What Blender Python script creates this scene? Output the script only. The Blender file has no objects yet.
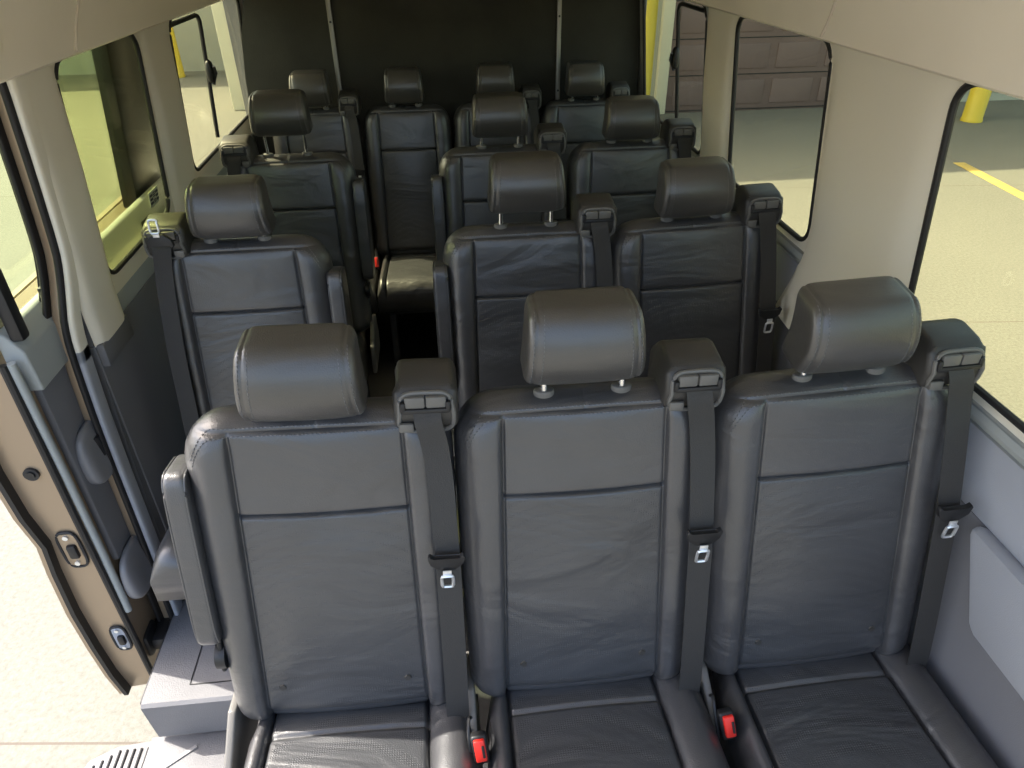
import bpy, bmesh, math, random
from math import sin, cos, pi, sqrt, radians, exp
from mathutils import Vector, Matrix
random.seed(7)
C = bpy.context.scene.collection
sc = bpy.context.scene

# ------------------------------------------------------------------ materials
def new_mat(name):
    m = bpy.data.materials.new(name); m.use_nodes = True
    nt = m.node_tree; b = nt.nodes['Principled BSDF']
    return m, nt, b

def mat(name, col, rough=.5, metal=0, noise=0.0, nscale=8, bump=0.0, bscale=60, spec=.5, sheen=0):
    m, nt, b = new_mat(name)
    b.inputs['Base Color'].default_value = (*col, 1)
    b.inputs['Roughness'].default_value = rough
    b.inputs['Metallic'].default_value = metal
    b.inputs['Specular IOR Level'].default_value = spec
    tc = nt.nodes.new('ShaderNodeTexCoord')
    if noise:
        n = nt.nodes.new('ShaderNodeTexNoise'); n.inputs['Scale'].default_value = nscale
        n.inputs['Detail'].default_value = 5
        nt.links.new(tc.outputs['Object'], n.inputs['Vector'])
        r = nt.nodes.new('ShaderNodeValToRGB')
        lo = tuple(c*(1-noise) for c in col); hi = tuple(min(1, c*(1+noise)) for c in col)
        r.color_ramp.elements[0].position = .3; r.color_ramp.elements[1].position = .7
        r.color_ramp.elements[0].color = (*lo, 1); r.color_ramp.elements[1].color = (*hi, 1)
        nt.links.new(n.outputs['Fac'], r.inputs['Fac']); nt.links.new(r.outputs['Color'], b.inputs['Base Color'])
    if bump:
        n2 = nt.nodes.new('ShaderNodeTexNoise'); n2.inputs['Scale'].default_value = bscale
        nt.links.new(tc.outputs['Object'], n2.inputs['Vector'])
        bp = nt.nodes.new('ShaderNodeBump'); bp.inputs['Strength'].default_value = bump
        bp.inputs['Distance'].default_value = .002
        nt.links.new(n2.outputs['Fac'], bp.inputs['Height']); nt.links.new(bp.outputs['Normal'], b.inputs['Normal'])
    return m

def leather(name, col, rough, perf=False, wrinkle=.004):
    m, nt, b = new_mat(name)
    L = nt.links.new
    b.inputs['Roughness'].default_value = rough
    b.inputs['Specular IOR Level'].default_value = .75
    b.inputs['Coat Weight'].default_value = .35; b.inputs['Coat Roughness'].default_value = .24
    tc = nt.nodes.new('ShaderNodeTexCoord')
    oi = nt.nodes.new('ShaderNodeObjectInfo')
    add = nt.nodes.new('ShaderNodeVectorMath'); add.operation = 'ADD'
    L(tc.outputs['Object'], add.inputs[0]); L(oi.outputs['Location'], add.inputs[1])
    n0 = nt.nodes.new('ShaderNodeTexNoise'); n0.inputs['Scale'].default_value = 5; n0.inputs['Detail'].default_value = 3
    L(add.outputs[0], n0.inputs['Vector'])
    r = nt.nodes.new('ShaderNodeValToRGB')
    r.color_ramp.elements[0].position = .3; r.color_ramp.elements[1].position = .75
    r.color_ramp.elements[0].color = (*[c*.88 for c in col], 1); r.color_ramp.elements[1].color = (*[c*1.12 for c in col], 1)
    L(n0.outputs['Fac'], r.inputs['Fac']); L(r.outputs['Color'], b.inputs['Base Color'])
    # broad creases running across the hide
    mp = nt.nodes.new('ShaderNodeMapping'); mp.inputs['Scale'].default_value = (.7, 1.6, 1.6); mp.inputs['Rotation'].default_value = (0, .12, 0)
    L(add.outputs[0], mp.inputs['Vector'])
    n1 = nt.nodes.new('ShaderNodeTexNoise'); n1.inputs['Scale'].default_value = 4.5; n1.inputs['Detail'].default_value = 3; n1.inputs['Distortion'].default_value = .8
    L(mp.outputs['Vector'], n1.inputs['Vector'])
    b1 = nt.nodes.new('ShaderNodeBump'); b1.inputs['Strength'].default_value = 1.0; b1.inputs['Distance'].default_value = wrinkle*3.2
    L(n1.outputs['Fac'], b1.inputs['Height'])
    v = nt.nodes.new('ShaderNodeTexVoronoi'); v.inputs['Scale'].default_value = 420
    L(tc.outputs['Object'], v.inputs['Vector'])
    b2 = nt.nodes.new('ShaderNodeBump'); b2.inputs['Strength'].default_value = .4; b2.inputs['Distance'].default_value = .0008
    L(v.outputs['Distance'], b2.inputs['Height']); L(b1.outputs['Normal'], b2.inputs['Normal'])
    last = b2
    if perf:
        v2 = nt.nodes.new('ShaderNodeTexVoronoi'); v2.inputs['Scale'].default_value = 210; v2.inputs['Randomness'].default_value = .12
        L(tc.outputs['Object'], v2.inputs['Vector'])
        mr = nt.nodes.new('ShaderNodeMapRange'); mr.inputs['From Min'].default_value = .12; mr.inputs['From Max'].default_value = .3
        L(v2.outputs['Distance'], mr.inputs['Value'])
        b3 = nt.nodes.new('ShaderNodeBump'); b3.inputs['Strength'].default_value = .7; b3.inputs['Distance'].default_value = .001
        L(mr.outputs['Result'], b3.inputs['Height']); L(b2.outputs['Normal'], b3.inputs['Normal'])
        last = b3
    L(last.outputs['Normal'], b.inputs['Normal'])
    return m

def glass(name, tint, refl=1.0):
    m = bpy.data.materials.new(name); m.use_nodes = True
    nt = m.node_tree; nt.nodes.clear(); L = nt.links.new
    out = nt.nodes.new('ShaderNodeOutputMaterial'); mx = nt.nodes.new('ShaderNodeMixShader')
    tr = nt.nodes.new('ShaderNodeBsdfTransparent'); tr.inputs['Color'].default_value = (*tint, 1)
    gl = nt.nodes.new('ShaderNodeBsdfGlossy'); gl.inputs['Roughness'].default_value = .02
    lw = nt.nodes.new('ShaderNodeLayerWeight'); pw = nt.nodes.new('ShaderNodeMath'); pw.operation = 'POWER'; pw.inputs[1].default_value = 5
    ma = nt.nodes.new('ShaderNodeMath'); ma.operation = 'MULTIPLY_ADD'; ma.inputs[1].default_value = .5; ma.inputs[2].default_value = .02
    L(lw.outputs['Facing'], pw.inputs[0]); L(pw.outputs[0], ma.inputs[0]); L(ma.outputs[0], mx.inputs[0]); L(tr.outputs[0], mx.inputs[1]); L(gl.outputs[0], mx.inputs[2]); L(mx.outputs[0], out.inputs[0])
    return m

LEA = (.055, .054, .056)
M = {}
M['leather'] = leather('black_leather', LEA, .34)
M['leather_perf'] = leather('perforated_leather', (.046, .047, .050), .38, True, .005)
M['leather_head'] = leather('headrest_leather', (.055, .052, .048), .33, False, .0015)
M['thread'] = mat('grey_thread', (.16, .16, .16), .8)
M['plastic'] = mat('charcoal_plastic', (.042, .039, .035), .42, bump=.2, bscale=400)
M['plastic_rim'] = mat('grey_plastic_rim', (.13, .125, .115), .38, bump=.15, bscale=400)
M['black'] = mat('black_plastic', (.012, .012, .013), .45)
M['webbing'] = mat('belt_webbing', (.034, .032, .030), .62, bump=.5, bscale=500)
M['chrome'] = mat('chrome', (.85, .85, .85), .12, 1)
M['steel'] = mat('brushed_steel', (.80, .81, .82), .35, .8)
M['red'] = mat('red_button', (.75, .03, .02), .35)
M['frame'] = mat('dark_frame', (.03, .03, .032), .5, .3)
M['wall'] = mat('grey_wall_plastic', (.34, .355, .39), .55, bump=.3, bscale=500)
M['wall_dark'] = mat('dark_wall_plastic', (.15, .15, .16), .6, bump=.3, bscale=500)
M['pocket'] = mat('grey_pocket_plastic', (.20, .20, .21), .45, bump=.2, bscale=500)
M['wall_light'] = mat('pale_sill_plastic', (.33, .35, .34), .5, bump=.2, bscale=500)
M['beige'] = mat('beige_headliner', (.88, .80, .67), .85, noise=.03, nscale=3, bump=.2, bscale=700)
M['pillar'] = mat('beige_pillar_trim', (.80, .75, .63), .6, bump=.2, bscale=600)
M['rubber'] = mat('black_rubber', (.014, .013, .013), .55)
M['paint'] = mat('bronze_paint', (.36, .27, .18), .32, .35, spec=.6)
M['floor'] = mat('black_floor', (.022, .022, .024), .6, noise=.3, nscale=30, bump=.4, bscale=200)
M['step'] = mat('grey_step_plastic', (.165, .163, .167), .55, noise=.06, nscale=12, bump=.5, bscale=300)
M['step_light'] = mat('tread_aluminium', (.26, .25, .245), .45, .2, noise=.08, nscale=20)
M['carpet'] = mat('black_carpet', (.035, .034, .027), .9, noise=.25, nscale=4, bump=.8, bscale=300)
M['strip'] = mat('aluminium_strip', (.30, .29, .26), .4, .8)
M['yellow'] = mat('yellow_paint', (.62, .47, .04), .5, noise=.05, nscale=3)
M['glass'] = glass('tinted_window_glass', (.89, .88, .71))
M['glass2'] = glass('tinted_door_glass', (.86, .90, .72))
M['glass3'] = glass('green_window_glass', (.84, .84, .66))
M['paper'] = mat('sticker_white', (.55, .58, .42), .7)
M['tail_red'] = mat('red_marker_plastic', (.6, .03, .02), .3)

# ------------------------------------------------------------------ helpers
def link(name, me, m, parent=None, smooth=True):
    o = bpy.data.objects.new(name, me); C.objects.link(o)
    if m is not None and not me.materials: me.materials.append(m)
    if smooth:
        for p in me.polygons: p.use_smooth = True
    if parent: o.parent = parent
    return o

def mesh_of(name, bm, smooth=True, angle=None):
    bmesh.ops.recalc_face_normals(bm, faces=bm.faces)
    me = bpy.data.meshes.new(name); bm.to_mesh(me); bm.free()
    if smooth:
        for p in me.polygons: p.use_smooth = True
        if angle is not None: me.set_sharp_from_angle(angle=radians(angle))
    return me

def obj(name, bm, m, parent=None, angle=38):
    me = mesh_of(name, bm, True, angle)
    return link(name, me, m, parent)

def tag(o, label=None, cat=None, group=None, kind=None):
    if label: o['label'] = label
    if cat: o['category'] = cat
    if group: o['group'] = group
    if kind: o['kind'] = kind
    return o

def struct(o): o['kind'] = 'structure'; return o

def empty(name, loc=(0, 0, 0), rz=0):
    o = bpy.data.objects.new(name, None); C.objects.link(o); o.location = loc; o.rotation_euler = (0, 0, rz)
    o.empty_display_size = .1
    return o

def add_box(bm, c, s, bevel=0, seg=2, mtx=None):
    r = bmesh.ops.create_cube(bm, size=1)
    vs = r['verts']
    for v in vs: v.co = Vector((v.co.x*s[0], v.co.y*s[1], v.co.z*s[2]))
    if bevel:
        es = list({e for v in vs for e in v.link_edges})
        rr = bmesh.ops.bevel(bm, geom=es, offset=bevel, segments=seg, affect='EDGES', profile=.5)
        vs = list({v for f in rr['faces'] for v in f.verts} | {v for v in vs if v.is_valid})
        # collect the whole island
        seen = set(vs); st = list(vs)
        while st:
            v = st.pop()
            for e in v.link_edges:
                w = e.other_vert(v)
                if w not in seen: seen.add(w); st.append(w)
        vs = list(seen)
    T = Matrix.Translation(Vector(c))
    if mtx is not None: T = T @ mtx
    for v in vs: v.co = T @ v.co
    return vs

def box(c, s, bevel=0, seg=2, mtx=None):
    bm = bmesh.new(); add_box(bm, c, s, bevel, seg, mtx); return bm

def add_tube(bm, pts, r, n=8, closed=False, rx=None, up=Vector((0, 0, 1))):
    pts = [Vector(p) for p in pts]; rings = []
    N = len(pts)
    for i, p in enumerate(pts):
        a = pts[(i-1) % N] if (closed or i > 0) else p
        b = pts[(i+1) % N] if (closed or i < N-1) else p
        t = (b-a).normalized()
        u = up if abs(t.dot(up)) < .95 else Vector((0, 1, 0))
        s = t.cross(u).normalized(); w = s.cross(t).normalized()
        rings.append([bm.verts.new(p + s*cos(2*pi*k/n)*r + w*sin(2*pi*k/n)*(rx or r)) for k in range(n)])
    M_ = N if closed else N-1
    for i in range(M_):
        A, B = rings[i], rings[(i+1) % N]
        for k in range(n): bm.faces.new((A[k], A[(k+1) % n], B[(k+1) % n], B[k]))
    if not closed:
        bm.faces.new(rings[0][::-1]); bm.faces.new(rings[-1])

def add_prism(bm, loop, axis, a, b, bevel=0):
    """loop: 2-D points; axis 'x' extrudes (y,z) loops, 'y' (x,z), 'z' (x,y)"""
    def P(u, v, t):
        return {'x': (t, u, v), 'y': (u, t, v), 'z': (u, v, t)}[axis]
    A = [bm.verts.new(P(u, v, a)) for u, v in loop]; B = [bm.verts.new(P(u, v, b)) for u, v in loop]
    n = len(loop); fs = [bm.faces.new(A[::-1]), bm.faces.new(B)]
    for i in range(n): fs.append(bm.faces.new((A[i], A[(i+1) % n], B[(i+1) % n], B[i])))
    if bevel:
        es = list({e for f in fs for e in f.edges})
        bmesh.ops.bevel(bm, geom=es, offset=bevel, segments=3, affect='EDGES', profile=.5)

def ribbon(pts, w, t, dirs=None):
    """flat strap through pts (list of Vector), width w along x-ish direction dirs[i]"""
    bm = bmesh.new(); prev = None
    pts = [Vector(p) for p in pts]
    for i, p in enumerate(pts):
        a = pts[max(0, i-1)]; b = pts[min(len(pts)-1, i+1)]
        T = (b-a).normalized()
        d = Vector(dirs[i]) if dirs else Vector((1, 0, 0))
        d = (d - T*d.dot(T)).normalized(); n = T.cross(d).normalized()
        q = [bm.verts.new(p + d*w/2*sx + n*t/2*sy) for sx, sy in ((-1, -1), (1, -1), (1, 1), (-1, 1))]
        if prev:
            for k in range(4): bm.faces.new((prev[k], prev[(k+1) % 4], q[(k+1) % 4], q[k]))
        else: bm.faces.new(q[::-1])
        prev = q
    bm.faces.new(prev)
    return bm

def smooth_path(pts, n=8):
    P = [Vector(p) for p in pts]; out = []
    P2 = [P[0]*2-P[1]] + P + [P[-1]*2-P[-2]]
    for i in range(1, len(P2)-2):
        a, b, c, d = P2[i-1:i+3]
        for k in range(n):
            t = k/n
            out.append(.5*((2*b)+(c-a)*t+(2*a-5*b+4*c-d)*t*t+(3*b-a-3*c+d)*t**3))
    out.append(P[-1]); return out

# ------------------------------------------------------------------ seat
BL = .700; BT = .183; BZ = .983
def backP(x, s, n):
    return Vector((x, -.126 + s*BT - n*BZ, .391 + s*BZ + n*BT))
def W_of(s):
    w = .234 + .004*sin(pi*s/BL)
    rc = .085; s1 = BL-rc
    if s > s1: w -= rc - sqrt(max(0, rc*rc-(s-s1)**2))
    rb = .05
    if s < rb: w -= (rb - sqrt(max(0, rb*rb-(s-rb)**2)))*.9
    return w
def wi_of(s): return .163 - .015*(s/BL)
SPLIT = .505; SEAM = .672; S0 = .028
def ed(d, r):
    d = max(0, min(d/r, 1)); return sqrt(max(0, 1-(1-d)**2))
def front_n(x, s):
    W = max(W_of(s), 1e-4); wi = min(wi_of(s), W*.96); ax = abs(x)
    d1 = W-ax; d2 = min(s, BL-s)
    n = .052*min(ed(d1, .055), 1)*ed(BL-s, .048)*ed(s, .05)
    if s < SEAM:
        f = ed(min(SEAM-s, .05), .05)
        if ax < wi:
            n += (.007*(1-(ax/wi)**2) - .004)*f
            if s < SPLIT: n += .006*(1-((s-SPLIT/2)/(SPLIT/2))**2)*(1-(ax/wi)**2)
            n -= .009*exp(-((s-SPLIT)/.0034)**2)
            n -= .012*exp(-((s-S0)/.010)**2) if s < .07 else 0
        else:
            q = (ax-wi)/max(W-wi, 1e-4)
            n += .008*sin(pi*min(1, q))**.7*f + .004*(1-q)*f
        n -= .011*exp(-((ax-wi)/.0029)**2)*min(1, (SEAM-s)/.02)
    n -= .0035*exp(-((s-SEAM)/.0028)**2)*(1 if ax < wi+.03 else max(0, 1-(ax-wi-.03)/.04))
    if s > SEAM: n -= .0025*exp(-(ax/.0025)**2)
    return max(n, 0)
def back_n(x, s):
    W = max(W_of(s), 1e-4)
    return -.058*ed(W-abs(x), .05)*ed(BL-s, .045)*ed(s, .05)

def lin(a, b, n): return [a+(b-a)*i/n for i in range(n+1)]
def dense(vals, centers, rad):
    return vals
ROWS = [0, .004, .010, .018, S0, .036, .046, .060]+lin(.075, SPLIT-.014, 26)+[SPLIT-.008, SPLIT-.005, SPLIT-.0025, SPLIT, SPLIT+.0025, SPLIT+.005, SPLIT+.008]+lin(SPLIT+.016, SEAM-.010, 8)+[SEAM-.005, SEAM-.002, SEAM, SEAM+.002, SEAM+.005]+[SEAM+.008, SEAM+.012, SEAM+.016, SEAM+.020, SEAM+.023, SEAM+.0255, BL-.0008, BL]
UI = [0, .015, .04]+lin(.10, .88, 9)+[.93, .955, .972, .985, 1]
UO = [.015, .032, .055, .14, .25, .38, .5, .62, .72, .8, .87, .92, .955, .98, .993, 1]
US = [-(1+u) for u in UO[::-1]] + [-u for u in UI[::-1]] + UI[1:] + [1+u for u in UO]
def xs_at(s):
    W = W_of(s); wi = min(wi_of(s), W*.9)
    out = []
    for u in US:
        a = abs(u); x = wi*a if a <= 1 else wi+(W-wi)*(a-1)
        out.append(math.copysign(x, u) if u else 0)
    return out
def build_backrest():
    meshes = {}
    bms = {k: bmesh.new() for k in ('shell', 'upper', 'lower')}
    cache = {k: {} for k in bms}
    nU = len(US)
    def vert(k, i, j, side):
        key = (i, j, side)
        if key in cache[k]: return cache[k][key]
        s = ROWS[i]; x = xs_at(s)[j]
        on_edge = j in (0, nU-1) or i in (0, len(ROWS)-1)
        n = front_n(x, s) if side else back_n(x, s)
        if on_edge: n = 0; key = (i, j, 1)
        if key in cache[k]: return cache[k][key]
        v = bms[k].verts.new(backP(x, s, n)); cache[k][key] = v; return v
    for i in range(len(ROWS)-1):
        s = (ROWS[i]+ROWS[i+1])/2
        for j in range(nU-1):
            um = (US[j]+US[j+1])/2
            k = 'shell'
            if abs(um) < 1 and S0 < s < SEAM: k = 'lower' if s < SPLIT else 'upper'
            vs = [vert(k, i, j, 1), vert(k, i, j+1, 1), vert(k, i+1, j+1, 1), vert(k, i+1, j, 1)]
            try: bms[k].faces.new(vs)
            except ValueError: pass
            vb = [vert('shell', i, j, 0), vert('shell', i+1, j, 0), vert('shell', i+1, j+1, 0), vert('shell', i, j+1, 0)]
            try: bms['shell'].faces.new(vb)
            except ValueError: pass
    for k, b in bms.items():
        me = bpy.data.meshes.new('backrest_'+k); b.to_mesh(me); b.free()
        for p in me.polygons: p.use_smooth = True
        meshes[k] = me
    return meshes

def stitch_mesh(paths, name, ln=.0046, gap=.0028, w=.0011):
    bm = bmesh.new()
    for pts in paths:
        acc = 0; 
        seg = [Vector(p) for p in pts]
        # walk the path
        d = 0; total = sum((seg[i+1]-seg[i]).length for i in range(len(seg)-1))
        def at(t):
            for i in range(len(seg)-1):
                l = (seg[i+1]-seg[i]).length
                if t <= l or i == len(seg)-2: return seg[i].lerp(seg[i+1], min(1, t/max(l, 1e-9)))
                t -= l
        t = 0
        while t+ln < total:
            a, b = at(t), at(t+ln)
            dr = (b-a)
            if dr.length > 1e-6:
                q = dr.to_track_quat('X', 'Z').to_matrix().to_4x4()
                add_box(bm, (a+b)/2, (ln, w, w), 0, 1, q)
            t += ln+gap
    return mesh_of(name, bm, False)

def seam_line(s_fn, x0, x1, n=60):
    out = []
    for i in range(n+1):
        x = x0+(x1-x0)*i/n; s = s_fn(x)
        out.append(backP(x, s, front_n(x, s)+.0006))
    return out
def build_back_stitches():
    def top(off):
        def f(x):
            ax = abs(x); base = SEAM+off
            if ax > .17: base -= ((ax-.17)/.05)**2*.075
            return base
        return f
    paths = [seam_line(top(.0065), -.212, .212, 90), seam_line(top(-.0065), -.212, .212, 90)]
    for off in (-.004, .004):
        p = []
        for s in lin(SEAM+.008, BL-.004, 8): p.append(backP(off, s, front_n(off, s)+.0006))
    return stitch_mesh(paths, 'back_stitching')

def superblock(w0, w1, h, d, e=4.5, N=14, front_curve=.0, groove=None):
    """leather pad: width w0 at bottom, w1 at top, rounded by p-norm"""
    bm = bmesh.new(); bmesh.ops.create_cube(bm, size=2)
    bmesh.ops.subdivide_edges(bm, edges=bm.edges[:], cuts=N, use_grid_fill=True)
    for v in bm.verts:
        x, y, z = v.co
        x, y, z = [math.copysign(abs(sin(c*pi/2))**.9, c) if abs(c) < 1 else c for c in (x, y, z)]
        p = (abs(x)**e+abs(y)**e+abs(z)**e)**(1/e)
        x, y, z = x/p, y/p, z/p
        w = (w0+(w1-w0)*(z+1)/2)/2
        X = x*w; Y = y*d/2; Z = z*h/2
        q_ = max(0, min(1, .5-y*.8)); q_ = q_*q_*(3-2*q_)
        if front_curve: Y += front_curve*(z**2)*q_ + front_curve*.5*(x**2)*q_
        if groove and abs(abs(x)-groove) < .08:
            g = exp(-((abs(x)-groove)/.02)**2)*.0028
            if y < 0: Y += g
            if z > .8: Z -= g
        v.co = (X, Y, Z)
    return bm

def build_headrest():
    bm = superblock(.212, .188, .142, .100, 8.5, 36, .012, .84)
    for v in bm.verts:   # the top rolls back and the foot tucks in
        t = (v.co.z+.071)/.142
        v.co.y += -.012*sin(pi*t) + .012*t*t
    me = mesh_of('headrest', bm); return me
def hr_front(x, z):
    return None

def build_cushion(sd):
    """x, y grid; top surface and underside"""
    Y0, Y1 = -.105, -.545
    def W(y, q=0): return (.268 if q*sd > 0 else .212)-(.022*max(0, 1-(-y-.105)/.10) if q*sd < 0 else 0)
    def wi(y): return .160+.004*min(1, max(0, (-y-.15)/.3))
    def top(x, y):
        t = (Y0-y)/(Y0-Y1); Wd = W(y, x); w = wi(y); ax = abs(x)
        z = .398+.035*t
        e = .07*(ed(Wd-ax, .05)*ed(min(Y0-y+.0, 1), .04)*ed(y-Y1, .07)-1)
        if ax < w: e += .006*(1-(ax/w)**2)
        else: e += .020*sin(pi*min(1, (ax-w)/(Wd-w)*1.02))
        e -= .013*exp(-((ax-w)/.0045)**2)
        e -= .007*exp(-((y+.205)/.0045)**2) if ax < w else 0
        return z+e
    nY = 60; ys = [Y0+(Y1-Y0)*(.5-.5*cos(pi*i/nY)) for i in range(nY+1)]
    ys = sorted(set(ys+[-.205, -.201, -.209, -.196, -.214]), reverse=True)
    bms = {k: bmesh.new() for k in ('shell', 'insert')}; cache = {k: {} for k in bms}
    nU = len(US)
    def vert(k, i, j, side):
        y = ys[i]; w = wi(y); u = US[j]; Wd = W(y, u); a = abs(u)
        x = w*a if a <= 1 else w+(Wd-w)*(a-1); x = math.copysign(x, u) if u else 0
        edge = j in (0, nU-1) or i in (0, len(ys)-1)
        key = (i, j, 1 if edge else side)
        if key in cache[k]: return cache[k][key]
        z = .345 if edge else (top(x, y) if side else .29)
        if not edge and side: z = max(z, .346)
        v = bms[k].verts.new((x, y, z)); cache[k][key] = v; return v
    for i in range(len(ys)-1):
        for j in range(nU-1):
            um = (US[j]+US[j+1])/2
            k = 'insert' if abs(um) < 1 and 1 < i < len(ys)-2 else 'shell'
            for kk, side in ((k, 1), ('shell', 0)):
                q = [vert(kk, i, j, side), vert(kk, i, j+1, side), vert(kk, i+1, j+1, side), vert(kk, i+1, j, side)]
                try: bms[kk].faces.new(q)
                except ValueError: pass
    out = {}
    for k, b in bms.items():
        if k == 'shell': bmesh.ops.recalc_face_normals(b, faces=b.faces)
        me = bpy.data.meshes.new('cushion_'+k); b.to_mesh(me); b.free()
        for p in me.polygons: p.use_smooth = True
        if k == 'insert': me.flip_normals()
        out[k] = me
    return out

ME = {}
bk = build_backrest(); ME['shell'] = bk['shell']; ME['upper'] = bk['upper']; ME['lower'] = bk['lower']
ME['stitch'] = build_back_stitches()
ME['head'] = build_headrest()
for sd_, k_ in ((1, ''), (-1, '_')):
    cu = build_cushion(sd_); ME['cush'+k_] = cu['shell']; ME['cins'+k_] = cu['insert']

def head_stitches(side_):
    me = ME['head']; paths = []
    for sx in (side_,):
        for off in (.74, .90):
            # sample nearest verts of the front/top along z
            pts = []
            best = {}
            for v in me.vertices:
                t = (v.co.z+.071)/.142; w = (.212+(.188-.212)*t)/2
                if v.co.y < -.004 and abs(v.co.x/w - sx*off) < .05 and .05 < t < .97:
                    k = round(t*14); d = abs(v.co.x/w - sx*off)
                    if k not in best or d < best[k][0]: best[k] = (d, v.co.copy(), w)
            for k in sorted(best):
                d, co, w = best[k]; co.x = sx*off*w; co.y -= .0012 if off > .8 else .0002; pts.append(co)
            if len(pts) > 2: paths.append(smooth_path(pts, 3))
    return stitch_mesh(paths, 'head_stitching')
ME['hstitch'] = head_stitches(-1); ME['hstitch2'] = head_stitches(1)
for k, m in (('shell', 'leather'), ('upper', 'leather'), ('lower', 'leather_perf'), ('stitch', 'thread'), ('hstitch', 'thread'), ('hstitch2', 'thread'), ('head', 'leather_head'), ('cush', 'leather'), ('cins', 'leather_perf'), ('cush_', 'leather'), ('cins_', 'leather_perf')):
    ME[k].materials.append(M[m])

def once(key, fn, m, angle=38):
    if key not in ME:
        me = mesh_of(key, fn(), True, angle); me.materials.append(M[m]); ME[key] = me
    return ME[key]

def f_tower(sd):
    bm = bmesh.new()
    loop = [(.055, 1.035), (.055, 1.125), (.035, 1.160), (.010, 1.170), (-.040, 1.160), (-.056, 1.145), (-.068, 1.095), (-.060, 1.045)]
    loop = [(y, 1.047+(z-1.035)*.78) for y, z in loop]; add_prism(bm, loop, 'x', .145, .255, .012)
    for v in bm.verts:
        if v.co.z > 1.13: v.co.x = .200+(v.co.x-.200)*.90
        v.co.x *= sd
    return bm
def f_tower_face(sd):
    bm = bmesh.new()      # raised rim around the front of the guide
    pts = []
    hw, hh = .047, .039
    for k in range(40):
        a = 2*pi*k/40; c, s_ = cos(a), sin(a)
        x = math.copysign(abs(c)**.45, c)*hw; z = math.copysign(abs(s_)**.45, s_)*hh
        if z > 0: x *= .94
        zz = 1.093+z; y = -.0665+(zz-1.093)*.20 if zz > 1.093 else -.0665-(zz-1.093)*.16
        pts.append((sd*(.200+x), y-.0005, zz))
    add_tube(bm, pts, .0042, 8, True)
    # upper lip pad, split in the middle
    for a, b in ((-.035, -.001), (.001, .035)):
        add_box(bm, (sd*(.200+(a+b)/2), -.0640, 1.117), (b-a, .012, .022), .003)
    add_box(bm, (sd*(.166), -.069, 1.068), (.026, .008, .018), .003)
    return bm
def f_tower_slot(sd):
    bm = bmesh.new()
    add_box(bm, (sd*.200, -.0665, 1.101), (.080, .012, .010), .003)
    for e in (-1, 1): add_box(bm, (sd*(.200+e*.038), -.0665, 1.108), (.010, .012, .022), .004)
    return bm
BELT = [(.202, -.070, 1.100), (.204, -.080, 1.080), (.213, -.083, 1.03), (.219, -.098, .96), (.222, -.118, .88), (.225, -.136, .80), (.227, -.158, .68), (.229, -.182, .55), (.230, -.200, .44), (.230, -.205, .37)]
def f_belt(sd):
    p = smooth_path([(sd*x, y, z) for x, y, z in BELT], 5)
    return ribbon(p, .046, .0016)
def f_plate(sd):
    bm = bmesh.new(); x0 = sd*.223; y0, z0 = -.147, .822
    add_prism(bm, [(x0-.034, z0+.012), (x0-.030, z0+.018), (x0-.024, z0+.010), (x0+.024, z0+.010), (x0+.030, z0+.018), (x0+.034, z0+.012), (x0+.030, z0-.004), (x0+.014, z0-.018), (x0-.014, z0-.018), (x0-.030, z0-.004)], 'y', y0-.007, y0+.004, .0015)
    return bm
def f_tongue(sd):
    bm = bmesh.new(); x0 = sd*.223; y0, z0 = -.158, .822
    pts = []
    for a in range(16):
        t = 2*pi*a/16; c, s_ = cos(t), sin(t)
        pts.append((x0+math.copysign(abs(c)**.4, c)*.0105, y0+(-s_)*.003, z0-.042+math.copysign(abs(s_)**.4, s_)*.017))
    add_tube(bm, pts, .0032, 6, True)
    add_box(bm, (x0, y0, z0-.021), (.016, .003, .014), .001)
    return bm
def f_buckle(sd):
    bm = bmesh.new(); mt = Matrix.Rotation(radians(-25), 4, 'X') @ Matrix.Rotation(radians(-6*sd), 4, 'Y')
    add_box(bm, (sd*-.225, -.275, .418), (.032, .022, .062), .006, 3, mt)
    add_tube(bm, [(sd*-.225, -.262, .40), (sd*-.224, -.245, .35), (sd*-.225, -.235, .29)], .007, 8)
    add_tube(bm, smooth_path([(sd*-.242, -.285, .385), (sd*-.246, -.262, .43), (sd*-.244, -.235, .452), (sd*-.240, -.215, .425)], 4), .0035, 6)
    return bm
def f_button(sd):
    bm = bmesh.new(); mt = Matrix.Rotation(radians(-25), 4, 'X') @ Matrix.Rotation(radians(-6*sd), 4, 'Y')
    add_box(bm, (sd*-.225, -.2875, .4285), (.022, .010, .046), .003, 3, mt)
    return bm
def f_button_slot(sd):
    bm = bmesh.new(); mt = Matrix.Rotation(radians(-25), 4, 'X') @ Matrix.Rotation(radians(-6*sd), 4, 'Y')
    add_box(bm, (sd*-.225+.006, -.2935, .432), (.005, .003, .026), .001, 1, mt)
    return bm
def f_guide(x):
    bm = bmesh.new()
    if 1:
        add_prism(bm, [(x+.019*cos(2*pi*k/20), -.018+.012*sin(2*pi*k/20)) for k in range(20)], 'z', 1.055, 1.088, .003)
    return bm
def f_tag(x):
    bm = bmesh.new()
    if 1:
        p = backP(x, .105, front_n(x, .105)+.001); q = Vector((0, -BZ, BT)).to_track_quat('Z', 'Y').to_matrix().to_4x4()
        r = bmesh.ops.create_cone(bm, cap_ends=True, segments=20, radius1=.0075, radius2=.006, depth=.003)
        for v in r['verts']: v.co = Matrix.Translation(p) @ q @ v.co
    return bm
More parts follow.
